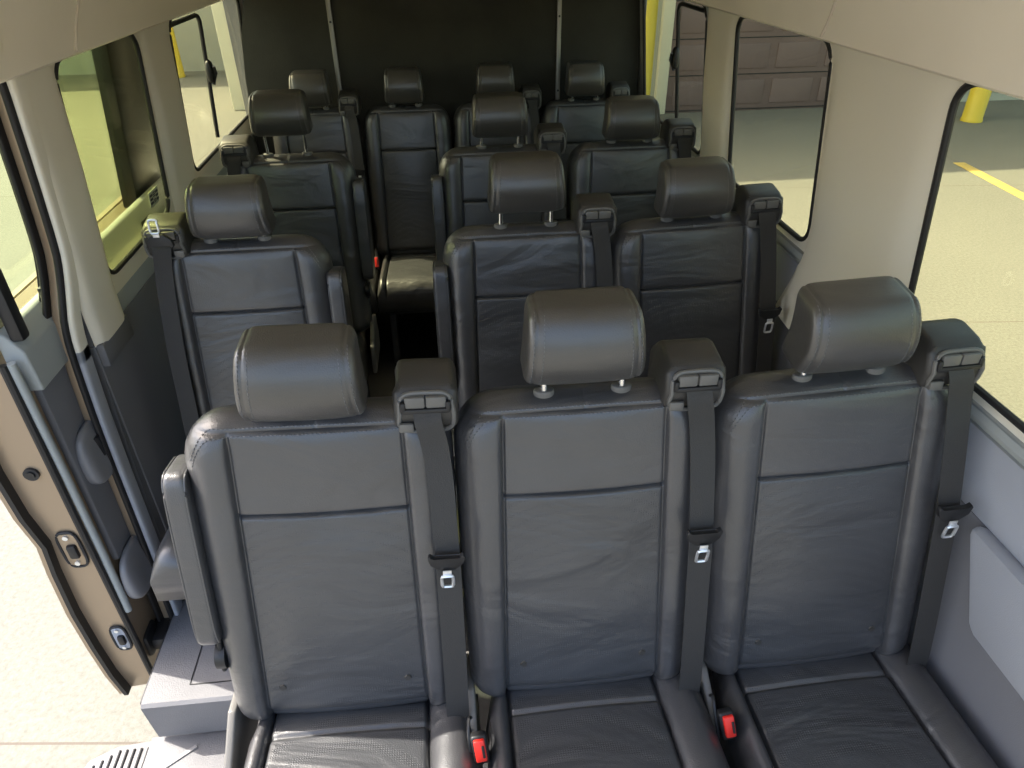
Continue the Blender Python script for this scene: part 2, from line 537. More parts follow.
def f_armrest(sd):
    bm = superblock(.047, .044, .38, .105, 7, 14)
    rx = Matrix.Rotation(-math.atan2(BT, BZ), 4, 'X')
    for v in bm.verts:
        co = rx @ v.co
        v.co = Vector((sd*(co.x-.245), co.y-.064, co.z+.800))
    return bm
def f_arm_hinge(sd):
    bm = bmesh.new()
    add_tube(bm, [(sd*-.226, -.115, .57), (sd*-.245, -.115, .57)], .030, 20)
    rx = Matrix.Rotation(-math.atan2(BT, BZ), 4, 'X')
    add_box(bm, (sd*-.2345, -.060, .74), (.010, .085, .42), .004, 2, rx)
    return bm
def f_arm_piping(sd):
    rx = Matrix.Rotation(-math.atan2(BT, BZ), 4, 'X'); bm = bmesh.new()
    for xo in (.018, -.018):
        pts = []
        for k in range(48):
            a = 2*pi*k/48; c, s_ = cos(a), sin(a)
            p = Vector((xo, math.copysign(abs(c)**.33, c)*.0505, math.copysign(abs(s_)**.33, s_)*.187))
            co = rx @ p
            pts.append((sd*(co.x-.245), co.y-.064, co.z+.800))
        add_tube(bm, pts, .0022, 6, True)
    return bm
def f_base():
    bm = bmesh.new()
    add_box(bm, (0, -.30, .275), (.38, .40, .05), .008)
    add_box(bm, (0, -.10, .34), (.38, .05, .12), .008)
    return bm
def f_leg(x):
    bm = bmesh.new()
    add_prism(bm, [(-.52, 0), (-.52, .03), (-.46, .26), (-.14, .26), (-.02, .03), (-.02, 0), (-.08, 0), (-.16, .03), (-.22, .20), (-.39, .20), (-.45, .03), (-.46, 0)], 'x', x-.018, x+.018, .004)
    return bm
def f_recliner(sd):
    bm = bmesh.new()
    add_prism(bm, [(-.27, .27), (-.25, .38), (-.16, .44), (-.06, .43), (-.03, .34), (-.05, .27)], 'x', sd*-.245, sd*-.228, .005)
    return bm

HEAD = {}
def make_seat(x, y, sd, up, label, armrest=False, tower=True, buckle=True, group=None, sx=1.0, tongue_up=False, rows=True, hr_tilt=0, hx=0, ry=0):
    t = empty('passenger_seat', (x, y, 0)); t.scale = (sx, 1, 1); t.rotation_euler[1] = radians(ry)
    tag(t, label, 'seat', group)
    L = lambda n, k, par=t: link(n, ME[k], None, par)
    b = L('backrest', 'shell')
    L('upper_insert', 'upper', b); L('lower_insert', 'lower', b); L('stitching', 'stitch', b)
    for i, tx in enumerate((-.124, .124)):
        once('tag%d' % i, lambda: f_tag(tx), 'plastic'); L('anchor_tag', 'tag%d' % i, b)
    k_ = '' if sd > 0 else '_'; c = L('seat_cushion', 'cush'+k_); L('cushion_insert', 'cins'+k_, c)
    h = L('headrest', 'head'); h.location = (hx, -.026, 1.174+up); h.rotation_euler = (radians(3+hr_tilt), 0, 0)
    L('stitching', 'hstitch', h); L('stitching', 'hstitch2', h)
    for px in (-.07, .07):
        bm = bmesh.new(); add_tube(bm, [(px, -.018, 1.04), (px, -.022, 1.125+up)], .0065, 12)
        o = obj('headrest_post', bm, M['chrome'], t)
    for i, gx in enumerate((-.07, .07)):
        once('guide%d' % i, lambda: f_guide(gx), 'plastic_rim'); L('post_guide', 'guide%d' % i)
    if tower:
        once('tower%d' % sd, lambda: f_tower(sd), 'plastic', 50); g = L('belt_guide', 'tower%d' % sd); g.location.x = -.008 if sd > 0 else .025
        once('rim%d' % sd, lambda: f_tower_face(sd), 'plastic_rim'); L('guide_rim', 'rim%d' % sd, g)
        once('slot%d' % sd, lambda: f_tower_slot(sd), 'black'); L('guide_slot', 'slot%d' % sd, g)
        once('belt%d' % sd, lambda: f_belt(sd), 'webbing'); w = L('seat_belt', 'belt%d' % sd); w.location.x = g.location.x
        once('plate%d' % sd, lambda: f_plate(sd), 'black'); once('tongue%d' % sd, lambda: f_tongue(sd), 'steel')
        p1 = L('latch_plate', 'plate%d' % sd, w); p2 = L('latch_tongue', 'tongue%d' % sd, w)
        if tongue_up:
            for p in (p1, p2):     # tongue caught up by the guide and turned over
                p.rotation_euler = (0, pi, 0); p.location = (sd*.223*2-sd*.030, .045, 1.117+.822)
    if buckle:
        once('buckle%d' % sd, lambda: f_buckle(sd), 'black'); bb = L('belt_buckle', 'buckle%d' % sd)
        once('button%d' % sd, lambda: f_button(sd), 'red'); L('release_button', 'button%d' % sd, bb)
        once('bslot%d' % sd, lambda: f_button_slot(sd), 'black'); L('button_slot', 'bslot%d' % sd, bb)
    if armrest:
        once('arm%d' % sd, lambda: f_armrest(sd), 'leather'); a = L('armrest', 'arm%d' % sd)
        once('apipe%d' % sd, lambda: f_arm_piping(sd), 'leather'); L('piping', 'apipe%d' % sd, a)
        once('hinge%d' % sd, lambda: f_arm_hinge(sd), 'black'); L('armrest_hinge', 'hinge%d' % sd, a)
    once('base', f_base, 'frame'); L('seat_frame', 'base')
    once('recl%d' % sd, lambda: f_recliner(sd), 'plastic_rim'); L('recliner_cover', 'recl%d' % sd)
    for i, lx in enumerate((-.15, .15)):
        once('leg%d' % i, lambda: f_leg(lx), 'frame'); L('leg', 'leg%d' % i)
    return t

Y1, PT = 1.041, .827
Y2, Y3, Y4 = Y1+PT, Y1+2*PT, Y1+3*PT-.056
G = None
make_seat(-.277, Y1-.002, 1, -.020, 'black leather seat nearest the open doorway, sunlit cushion, armrest folded up', True, ry=1.5, hx=-.012, buckle=False)
make_seat(.222, Y1, 1, .016, 'black leather middle seat of the nearest row, silver posts under its headrest', hx=-.006)
make_seat(.742, Y1, 1, .004, 'black leather seat of the nearest row against the window wall', hr_tilt=4, ry=-2.2)
make_seat(-.560, Y2, -1, -.006, 'single black leather seat just behind the doorway pillar, lit headrest, tongue turned up', True, tongue_up=True, buckle=False)
make_seat(.218, Y2, 1, .024, 'black leather aisle seat of the second row, raised headrest, folded armrest', True)
make_seat(.722, Y2, 1, -.010, 'black leather seat of the second row beside the broad beige pillar', ry=-1.8)
make_seat(-.563, Y3, -1, .052, 'single black leather seat with long bare posts under a high headrest', True, buckle=False)
make_seat(.218, Y3, 1, .018, 'black leather aisle seat of the third row, posts showing below headrest', True)
make_seat(.712, Y3, 1, -.010, 'black leather seat of the third row by the narrow pillar, headrest low')
make_seat(-.572, Y4, 1, -.006, 'black rear bench seat in the corner left of the dark partition, belt tongue hanging beside', sx=.86)
make_seat(-.154, Y4, 1, -.006, 'black rear bench seat facing the open aisle, sunlit cushion edge', tower=False, sx=.86)
make_seat(.264, Y4, 1, .002, 'black rear bench seat right of the aisle, mostly hidden behind a raised headrest', sx=.86)
make_seat(.682, Y4, 1, -.002, 'black rear bench seat in the corner by the yellow post window', sx=.86)

# ------------------------------------------------------------------ van shell
def wx(side, z):
    z = max(1.0, min(1.52, z))
    return (.95+.10*(1.5-z)) if side > 0 else (.86+.08*(1.5-z))
def wall_map(side, t, y, z): return Vector((side*(wx(side, z)+t), y, z))
def wall_box(name, side, y0, y1, z0, z1, m, t0=0, t1=.05, bevel=.004, nz=4, parent=None):
    bm = bmesh.new()
    add_box(bm, ((t0+t1)/2, (y0+y1)/2, (z0+z1)/2), (t1-t0, y1-y0, z1-z0), bevel)
    if nz > 1:
        for k in range(1, nz):
            z = z0+(z1-z0)*k/nz
            bmesh.ops.bisect_plane(bm, geom=bm.verts[:]+bm.edges[:]+bm.faces[:], plane_co=(0, 0, z), plane_no=(0, 0, 1))
    for v in bm.verts: v.co = wall_map(side, v.co.x, v.co.y, v.co.z)
    return obj(name, bm, m, parent, 30)
def rr_loop(y0, y1, z0, z1, r, n=8):
    out = []
    for cy, cz, a0 in ((y1-r, z1-r, 0), (y0+r, z1-r, 90), (y0+r, z0+r, 180), (y1-r, z0+r, 270)):
        for k in range(n+1):
            a = radians(a0+90*k/n); out.append((cy+r*cos(a), cz+r*sin(a)))
    return out
def window_ring(name, side, cell, hole, m, r=.06, t0=0, t1=.008):
    y0, y1, z0, z1 = cell
    inner = rr_loop(*hole, r); n = len(inner)
    cy, cz = (hole[0]+hole[1])/2, (hole[2]+hole[3])/2
    outer = []
    for i, (y, z) in enumerate(inner):
        q = i//(n//4); k = i % (n//4); half = (n//4)//2
        ty, tz = {0: (y1, z1), 1: (y0, z1), 2: (y0, z0), 3: (y1, z0)}[q]
        if k == half: outer.append((ty, tz))
        else:
            first = k < half
            if q in (0, 2): outer.append((ty, z) if first else (y, tz))
            else: outer.append((y, tz) if first else (ty, z))
    bm = bmesh.new()
    rings = []
    for t, lp in ((t0, outer), (t0, inner), (t1, inner), (t1, outer)):
        rings.append([bm.verts.new(wall_map(side, t, y, z)) for y, z in lp])
    for a in range(4):
        A, B = rings[a], rings[(a+1) % 4]
        for i in range(n):
            bm.faces.new((A[i], A[(i+1) % n], B[(i+1) % n], B[i]))
    return struct(obj(name, bm, m, None, 30))
def gasket(parent, side, hole, r=.06, tube=.0075, t=.003):
    lp = rr_loop(*hole, r)
    bm = bmesh.new(); add_tube(bm, [wall_map(side, t, y, z) for y, z in lp], tube, 8, True)
    return bm
def pane(side, hole, t=.006):
    y0, y1, z0, z1 = hole; bm = bmesh.new()
    lp = rr_loop(y0, y1, z0, z1, .06)
    A = [bm.verts.new(wall_map(side, t, y, z)) for y, z in lp]; B = [bm.verts.new(wall_map(side, t+.004, y, z)) for y, z in lp]
    # split horizontally not needed: wall is straight between 1.0 and 1.52
    bm.faces.new(A[::-1]); bm.faces.new(B)
    for i in range(len(lp)): bm.faces.new((A[i], A[(i+1) % len(lp)], B[(i+1) % len(lp)], B[i]))
    return bm
def window(n, side, hole, gm='glass', r=.06):
    w = struct(obj('window_%d' % n, gasket(None, side, hole, r), M['rubber'], None))
    obj('pane', pane(side, hole), M[gm], w)
    return w
ZS, ZT = 1.015, 1.535
# right side
R_w = [(.30, 1.27), (1.755, 2.375), (2.66, 3.49)]
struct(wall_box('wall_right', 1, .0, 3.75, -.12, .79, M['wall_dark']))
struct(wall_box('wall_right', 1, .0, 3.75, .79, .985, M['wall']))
window_ring('trim_1', 1, (.0, 1.29, .985, 1.62), (.20, 1.285, ZS, ZT), M['pillar'])
window_ring('trim_2', 1, (1.735, 2.395, .985, 1.62), (1.755, 2.375, ZS, ZT), M['pillar'])
window_ring('trim_3', 1, (2.635, 3.75, .985, 1.62), (2.66, 3.52, ZS, ZT), M['wall_light'])
window(1, 1, (.20, 1.285, ZS, ZT)); window(2, 1, (1.755, 2.375, ZS, ZT)); window(3, 1, (2.66, 3.52, ZS, ZT))
# right pillars: shaped trims, broad at the foot
def pillar_trim(name, side, prof, m, bulge=.018):
    """prof: list of (z, y0, y1); a softly crowned panel standing off the wall"""
    bm = bmesh.new(); rows = []
    nu = 14
    for z, y0, y1 in prof:
        row = []
        for k in range(nu+1):
            u = k/nu; b = bulge*sqrt(max(0, 1-(2*u-1)**4))*max(.12, min(1, (1.56-z)/.25))
            row.append(bm.verts.new(wall_map(side, -b, y0+(y1-y0)*u, z)))
        rows.append(row)
    bk_ = []
    for z, y0, y1 in prof:
        bk_.append([bm.verts.new(wall_map(side, .003, y0, z)), bm.verts.new(wall_map(side, .003, y1, z))])
    for i in range(len(prof)-1):
        for k in range(nu): bm.faces.new((rows[i][k], rows[i][k+1], rows[i+1][k+1], rows[i+1][k]))
        bm.faces.new((bk_[i][0], rows[i][0], rows[i+1][0], bk_[i+1][0]))
        bm.faces.new((rows[i][-1], bk_[i][1], bk_[i+1][1], rows[i+1][-1]))
        bm.faces.new((bk_[i][1], bk_[i][0], bk_[i+1][0], bk_[i+1][1]))
    bm.faces.new([bk_[0][0]]+rows[0][::-1]+[bk_[0][1]]) if False else None
    for i in (0, -1):
        bm.faces.new([bk_[i][0]]+rows[i]+[bk_[i][1]])
    return struct(obj(name, bm, m, None, 50))
pillar_trim('trim_5', 1, [(.78, 1.20, 1.86), (.90, 1.235, 1.80), (1.0, 1.265, 1.765), (1.1, 1.283, 1.742), (1.25, 1.286, 1.735), (1.40, 1.286, 1.738), (1.50, 1.284, 1.745), (1.545, 1.275, 1.765)], M['pillar'], .03)
pillar_trim('trim_6', 1, [(.85, 2.35, 2.68), (1.0, 2.375, 2.655), (1.1, 2.388, 2.64), (1.3, 2.39, 2.638), (1.5, 2.388, 2.645), (1.545, 2.38, 2.655)], M['pillar'], .025)
# sills and raised lower panel on the right
def sill(name, side, y0, y1, m):
    bm = bmesh.new()
    loop = [(0.0, .985), (0.0, .95), (-.045, .80), (-.05, .70), (.0, .70), (.02, .985)]
    A = []
    for y in (y0, y1): A.append([bm.verts.new(wall_map(side, t, y, z)) for t, z in loop])
    n = len(loop)
    for i in range(n): bm.faces.new((A[0][i], A[0][(i+1) % n], A[1][(i+1) % n], A[1][i]))
    bm.faces.new(A[0][::-1]); bm.faces.new(A[1])
    return struct(obj(name, bm, m, None, 20))
def lower_trim(name, side, y0, y1, z0, z1, t, m):
    return struct(wall_box(name, side, y0, y1, z0, z1, m, -t, 0.01, .018, 1))
t7 = lower_trim('trim_7', 1, .0, .895, .60, .795, .034, M['wall'])
for v in t7.data.vertices:
    if v.co.y > .6: v.co.y -= .10*(.795-v.co.z)/.195
lower_trim('trim_8', 1, .0, 3.6, .955, .992, .012, M['wall_light'])
# left side
window_ring('trim_9', -1, (1.79, 2.375, .955, 1.62), (1.80, 2.345, ZS-.01, ZT), M['pillar'], t0=.0)
window_ring('trim_10', -1, (2.62, 3.75, .955, 1.62), (2.645, 3.66, ZS+.02, ZT), M['pillar'], t0=.0)
window(4, -1, (1.80, 2.345, ZS-.01, ZT), 'glass3'); w5 = window(5, -1, (2.645, 3.66, ZS+.02, ZT))
pillar_trim('trim_11', -1, [(.90, 1.625, 1.80), (1.0, 1.625, 1.80), (1.1, 1.625, 1.802), (1.3, 1.625, 1.802), (1.5, 1.625, 1.805), (1.56, 1.625, 1.81)], M['pillar'], .02)
pillar_trim('trim_12', -1, [(.93, 2.37, 2.64), (1.0, 2.372, 2.635), (1.1, 2.375, 2.63), (1.3, 2.375, 2.63), (1.5, 2.37, 2.635), (1.545, 2.36, 2.65)], M['pillar'], .02)
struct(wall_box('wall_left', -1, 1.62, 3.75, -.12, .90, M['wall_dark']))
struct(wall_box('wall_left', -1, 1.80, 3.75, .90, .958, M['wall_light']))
struct(wall_box('trim_13', -1, 1.625, 1.80, .84, .905, M['wall_dark'], -.018, .04, .005, 1))
# door header and forward part of the left side
struct(wall_box('wall_left', -1, .0, 1.62, 1.60, 1.68, M['pillar']))
# roof: coves and crown
def cove(side, y0, y1, inner_x, off=0.0, z_low=1.535, r_end=.0, name='ceiling', m='beige'):
    bm = bmesh.new(); prof = []
    wxx = .86 if side < 0 else .95
    prof.append((wxx+.045, z_low+.02)); prof.append((wxx+.012, z_low)); prof.append((wxx-.012-off, z_low-.004)); prof.append((wxx-.028-off, z_low+.004))
    for k in range(1, 13):
        a = k/12*pi/2
        prof.append((wxx-.03-off-(wxx-.03-inner_x)*sin(a)**1.05*1.0 if k == 12 else wxx-.03-off-(wxx-.03-off-inner_x)*(1-cos(a)), z_low+.01+(1.93-off-z_low-.01)*sin(a)))
    prof += [(inner_x, 1.99), (wxx-.12, 1.99), (wxx+.05, 1.80), (wxx+.055, z_low+.03)]
    A = []
    ysn = [y0, y1]
    scs = [1, 1]
    if r_end:
        ysn = [y0]+[y1-r_end+r_end*sin(pi/2*k/6) for k in range(7)]; scs = [0]+[1-cos(pi/2*k/6) for k in range(7)]
    for y, q in zip(ysn, scs):
        row = []
        for i, (x, z) in enumerate(prof):
            s_ = q*.045 if r_end and 1 < i < 17 else 0
            row.append(bm.verts.new((side*(x+s_*.6), y, z+s_*.6)))
        A.append(row)
    n = len(prof)
    for a in range(len(A)-1):
        for i in range(n): bm.faces.new((A[a][i], A[a][(i+1) % n], A[a+1][(i+1) % n], A[a+1][i]))
    bm.faces.new(A[0][::-1]); bm.faces.new(A[-1])
    return struct(obj(name, bm, M[m], None, 40))
cove(-1, 1.52, 3.72, .38); cove(1, .0, 3.72, .40)
cove(-1, .0, 1.56, .38, .030, 1.585, .06, 'trim_14')
struct(obj('ceiling', box((.03, 1.86, 1.965), (.90, 3.72, .05), .004), M['beige']))
def cove_seam(side, y_low, y_high, z_low, inner_x, off=0.0):
    wxx = .86 if side < 0 else .95; pts = []
    for k in range(0, 25):
        a = k/24*pi/2; z = z_low+.01+(1.93-off-z_low-.01)*sin(a)
        x = wxx-.03-off-(wxx-.03-off-inner_x)*(1-cos(a))
        t = min(1, (z-z_low)/.17); pts.append((side*(x-.001), y_low+(y_high-y_low)*t, z-.001))
    bm = bmesh.new(); add_tube(bm, pts, .0040, 8)
    struct(obj('trim_25' if side < 0 else 'trim_26', bm, M['seam']))
M['seam'] = mat('headliner_crease_shade', (.66, .58, .47), .9)  # darker beige tube: shade of the headliner crease put into its colour
cove_seam(1, 1.775, 1.66, 1.535, .40)
cove_seam(-1, 1.87, 1.97, 1.535, .38)
# rear of the body
struct(obj('wall_back', box((.04, 3.76, .93), (1.98, .05, 2.1), .004), M['wall_dark']))
# floor, step well
fl = bmesh.new()
add_prism(fl, [(-.93, 1.225), (-.935, 3.74), (1.0, 3.74), (1.0, .25), (-.60, .25), (-.60, 1.225)], 'z', -.06, 0, .004)
struct(obj('floor', fl, M['floor']))
# grey step cover over the corner of the floor, with its riser
st = bmesh.new()
add_prism(st, [(1.218, -.155), (1.205, .004), (1.214, .012), (1.80, .012), (1.80, .002), (1.232, .002), (1.232, -.155)], 'x', -.918, -.545, .0)
so = obj('trim_15', st, M['step']); struct(so)
stj = bmesh.new(); add_box(stj, (-.800, 1.44, .0125), (.003, .36, .002)); add_box(stj, (-.70, 1.26, .0125), (.20, .003, .002))
obj('trim_groove', stj, M['black'], so)
sw = bmesh.new(); add_box(sw, (-.765, .72, -.185), (.36, 1.02, .03), .004)
struct(obj('floor', sw, M['step']))
struct(obj('wall_step', box((-.593, .62, -.085), (.016, 1.20, .16), .003), M['step']))
rb = empty('running_board', (-1.05, .85, -.2)); tag(rb, 'ribbed grey running board below the open doorway', 'step')
bb = bmesh.new()
add_prism(bb, [(-1.125, .30), (-1.145, .36), (-1.145, 1.12), (-1.12, 1.20), (-1.05, 1.235), (-.935, 1.245), (-.935, .30)], 'z', -.235, -.205, .006)
tr = obj('board', bb, M['step_light']); tr.parent = rb; tr.location = (1.05, -.85, .2)
for k in range(9):
    rbm = bmesh.new(); x = -1.120+k*.020
    ye = 1.17+.05*min(1, k/4)
    add_box(rbm, (x, (.32+ye)/2, -.204), (.007, ye-.32, .006), .002)
    o = obj('tread_rib', rbm, M['black'], rb); o.location = (1.05, -.85, .2)
sl = bmesh.new()
for k in range(5):
    add_box(sl, (-.86+.005*k, 1.15-k*.11, -.168), (.13, .012, .004), .001, 1, Matrix.Rotation(radians(35), 4, 'Z'))
struct(obj('trim_16', sl, M['step_light']))

# doorway rear jamb: seal, painted strip, seal, trim edge
JZ = [(-.12, 1.515), (.30, 1.53), (.63, 1.541), (.81, 1.553), (.98, 1.575), (1.13, 1.615), (1.28, 1.620), (1.53, 1.612), (1.60, 1.61)]
def jamb(t0, t1, y_off, depth, m, name, kind=True, parent=None, bev=.3, zr=(-1, 2)):
    bm = bmesh.new(); rows = []
    prof = []
    for k in range(9):
        u = k/8; prof.append((t0+(t1-t0)*u, -depth*sqrt(max(0, 1-(2*u-1)**4))))
    pts = smooth_path([(0, y, z) for z, y in JZ], 6)
    for p in pts:
        if not zr[0]-.03 <= p.z <= zr[1]+.03: continue
        row = []
        for t, d in prof+[(t1, .03), (t0, .03)]:
            q = Vector((-(wx(-1, p.z)+t+ (.012 if p.z < .95 else .012*max(0, 1-(p.z-.95)/.2))), p.y+y_off+d, p.z)); row.append(bm.verts.new(q))
        rows.append(row)
    n = len(prof)+2
    for i in range(len(rows)-1):
        for k in range(n): bm.faces.new((rows[i][k], rows[i][(k+1) % n], rows[i+1][(k+1) % n], rows[i+1][k]))
    bm.faces.new(rows[0][::-1]); bm.faces.new(rows[-1])
    return struct(obj(name, bm, m, None, 50))
jamb(-.012, .004, .0, .012, M['pillar'], 'trim_17', zr=(.9, 2)); jamb(-.012, .004, .0, .012, M['wall'], 'trim_24', zr=(-1, .9))
jamb(.004, .020, .0, .018, M['rubber'], 'trim_18')
jamb(.020, .044, .006, .008, M['paint'], 'trim_19')
jamb(.044, .058, .0, .016, M['rubber'], 'trim_20')
jamb(.058, .066, .018, .006, M['paint'], 'trim_21')
jamb(.066, .074, .022, .012, M['rubber'], 'trim_22')
bm = bmesh.new()      # body between jamb and trim
add_prism(bm, [(1.56, -.12), (1.60, .60), (1.64, 1.1), (1.64, 1.62), (1.70, 1.62), (1.70, -.12)], 'x', -.935, -.905)
struct(obj('wall_left', bm, M['wall_dark']))
add = bmesh.new(); add_tube(add, [(-.932, 1.52, .70), (-.932, 1.52, .64)], .012, 10)
add_box(add, (-.945, 1.515, .67), (.02, .03, .085), .006)
o = struct(obj('trim_23', add, M['black']))

# ------------------------------------------------------------------ sliding door, slid back outside
door = empty('sliding_door', (-1.03, 2.0, -.15)); tag(door, 'bronze sliding door slid back outside the doorway, latches on its edge', 'door')
def dobj(name, bm, m, par=None, angle=38):
    o = obj(name, bm, m, par or door, angle)
    if par is None: o.location = (1.03, -2.0, .15)
    return o
# outer skin profile in (x,z): bulges, with a step near the belt line
DS = [(-1.085, -.175), (-1.100, -.08), (-1.108, .05), (-1.112, .20), (-1.105, .36), (-1.095, .46), (-1.112, .56), (-1.118, .70), (-1.110, .90), (-1.095, 1.02)]
bm = bmesh.new()
def skin(bm, off0, off1, y0, y1, prof):
    A = []
    for y in (y0, y1):
        A.append([bm.verts.new((x+off0, y, z)) for x, z in prof]+[bm.verts.new((x+off1, y, z)) for x, z in prof[::-1]])
    n = len(A[0])
    for i in range(n): bm.faces.new((A[0][i], A[0][(i+1) % n], A[1][(i+1) % n], A[1][i]))
    bm.faces.new(A[0][::-1]); bm.faces.new(A[1])
skin(bm, -.006, .012, 1.385, 2.66, DS)
dobj('outer_skin', bm, M['paint'])
bm = bmesh.new(); skin(bm, .010, .022, 1.378, 1.42, DS); dobj('edge_seal', bm, M['rubber'])
# painted door edge (faces the front of the van) and core
bm = bmesh.new()
lp = [(x+.018, z) for x, z in DS]+[(-.975, .96), (-.975, .20), (-.980, -.10), (-.99, -.165)]
add_prism(bm, lp, 'y', 1.405, 2.64, .003)
dobj('door_core', bm, M['paint'])
# inner trim panels
bm = bmesh.new(); add_box(bm, (-.966, 2.03, .62), (.022, 1.17, .58), .008); dobj('inner_panel', bm, M['wall_dark'])
bm = bmesh.new(); add_prism(bm, [(-.995, .90), (-.940, .90), (-.945, 1.00), (-.975, 1.048), (-.995, 1.05)], 'y', 1.43, 2.62, .006); dobj('window_sill', bm, M['wall_light'])
bm = bmesh.new(); add_box(bm, (-.962, 2.08, .12), (.022, 1.08, .40), .008); dobj('lower_panel', bm, M['paint'])
# door pocket bulges
for cz, cy, m_, nm in ((.65, 1.535, 'pocket', 'grab_pocket'), (.26, 1.49, 'pocket', 'roller_cover')):
    bm = superblock(.06, .03, .17, .16, 3.0, 10)
    for v in bm.verts: v.co += Vector((-.945, cy, cz))
    dobj(nm, bm, M[m_])
# long edge strip between trim and painted edge
bm = bmesh.new(); add_tube(bm, [(-.968, 1.408, .99), (-.968, 1.412, .70), (-.968, 1.412, .40), (-.968, 1.408, .17)], .010, 10); dobj('edge_strip', bm, M['wall_light'])
bm = bmesh.new(); add_tube(bm, [(-.982, 1.400, .99), (-.984, 1.400, .55), (-.982, 1.400, -.12)], .009, 8)
dobj('inner_seal', bm, M['rubber'])
# window frame posts and glass
bm = bmesh.new()
WF = [(-1.04, 1.40, 1.03), (-.99, 1.40, 1.60)]
def post(bm, y0, y1, d=.05):
    vs = add_box(bm, (0, (y0+y1)/2, 1.325), (d, y1-y0, .63), .008)
    for v in vs: v.co.x += -1.03+(v.co.z-1.02)*.11
post(bm, 1.40, 1.50); post(bm, 2.36, 2.64)
vs = add_box(bm, (0, 2.02, 1.60), (.05, 1.24, .08), .008)
for v in vs: v.co.x += -1.03+(v.co.z-1.02)*.11
dobj('window_frame', bm, M['black'])
bm = bmesh.new(); vs = add_box(bm, (0, 1.93, 1.31), (.004, .88, .58))
for v in vs: v.co.x += -1.035+(v.co.z-1.02)*.11
dobj('pane', bm, M['glass2'])
# latches on the door edge
def latch(z, x, s=1.0, tilt=4):
    q = Matrix.Rotation(radians(tilt), 4, 'Y')
    bm = bmesh.new(); pts = []
    for k in range(28):
        a = 2*pi*k/28; c, s_ = cos(a), sin(a)
        pts.append((x+math.copysign(abs(c)**.6, c)*.026*s, 1.401, z+math.copysign(abs(s_)**.55, s_)*.062*s))
    add_tube(bm, pts, .004, 8, True)
    lo = dobj('latch', bm, M['frame'])
    b2 = bmesh.new(); add_box(b2, (x, 1.402, z), (.044*s, .006, .112*s), .002)
    obj('latch_plate', b2, M['wall'] if s < .9 else M['paint'], lo)
    b3 = bmesh.new(); add_box(b3, (x+.004, 1.396, z-.002), (.024*s, .016, .046*s), .006)
    obj('latch_claw', b3, M['black'], lo)
    b4 = bmesh.new()
    for dz in (.046, -.046): add_tube(b4, [(x, 1.400, z+dz*s), (x, 1.394, z+dz*s)], .007*s, 12)
    obj('latch_bolt', b4, M['steel'], lo)
latch(.427, -1.030); latch(.062, -1.020, .8)
bm = bmesh.new(); add_tube(bm, [(-1.036, 1.406, .685), (-1.036, 1.398, .685)], .018, 20); g = dobj('edge_grommet', bm, M['frame'])
bm = bmesh.new(); add_tube(bm, [(-1.036, 1.400, .685), (-1.036, 1.394, .685)], .010, 16); obj('grommet_plug', bm, M['black'], g)
# lower roller arm
bm = bmesh.new(); add_box(bm, (-.955, 1.50, -.03), (.07, .13, .05), .015); add_tube(bm, [(-.905, 1.47, -.055), (-.905, 1.47, .0)], .026, 16); add_box(bm, (-.99, 1.46, -.02), (.05, .08, .09), .015)
dobj('roller_arm', bm, M['black'])
bm = bmesh.new(); add_tube(bm, [(-.955, 1.60, 1.052), (-.955, 1.60, 1.072)], .010, 12); add_box(bm, (-.952, 1.61, 1.078), (.018, .045, .012), .004); dobj('lock_knob', bm, M['black'])
bm = bmesh.new(); add_box(bm, (-.953, 1.452, 1.11), (.030, .035, .17), .008); h_ = dobj('door_grab', bm, M['black'])
bm = bmesh.new(); add_box(bm, (-.953, 1.476, 1.10), (.010, .012, .15), .004); obj('red_marker', bm, M['tail_red'], h_)
bm = bmesh.new(); add_box(bm, (-.9450, 2.24, 1.0), (.004, .07, .035), .001); dobj('switch_plate', bm, M['black'])

# sticker on the window by the pillar
bm = bmesh.new()
o = None
stk = empty('window_sticker', (-.925, 2.17, 1.10)); tag(stk, 'small printed sticker low on the tinted window behind the doorway pillar', 'sticker')
def stq(y0, y1, z0, z1, t):
    bm = bmesh.new(); vs = add_box(bm, (0, (y0+y1)/2, (z0+z1)/2), (.0008, y1-y0, z1-z0))
    for v in vs: v.co.x = -(wx(-1, v.co.z)+.0045)+t+v.co.x
    return bm
o = obj('backing', stq(2.195, 2.275, 1.062, 1.108, 0), M['paper'], stk); o.location = (.925, -2.17, -1.10)
k = 0
pb = bmesh.new()
for (a, b, c, d) in ((2.200, 2.222, 1.068, 1.102), (2.228, 2.245, 1.085, 1.102), (2.228, 2.245, 1.068, 1.080), (2.250, 2.270, 1.068, 1.102)):
    for i in range(3):
        zz = c+(d-c)*(i+.2)/3
        vs = add_box(pb, (0, (a+b)/2, zz+(d-c)/12), (.0008, b-a, (d-c)/5))
        for v in vs: v.co.x = -(wx(-1, v.co.z)+.0035)+v.co.x
o = obj('print', pb, M['black'], stk); o.location = (.925, -2.17, -1.10)

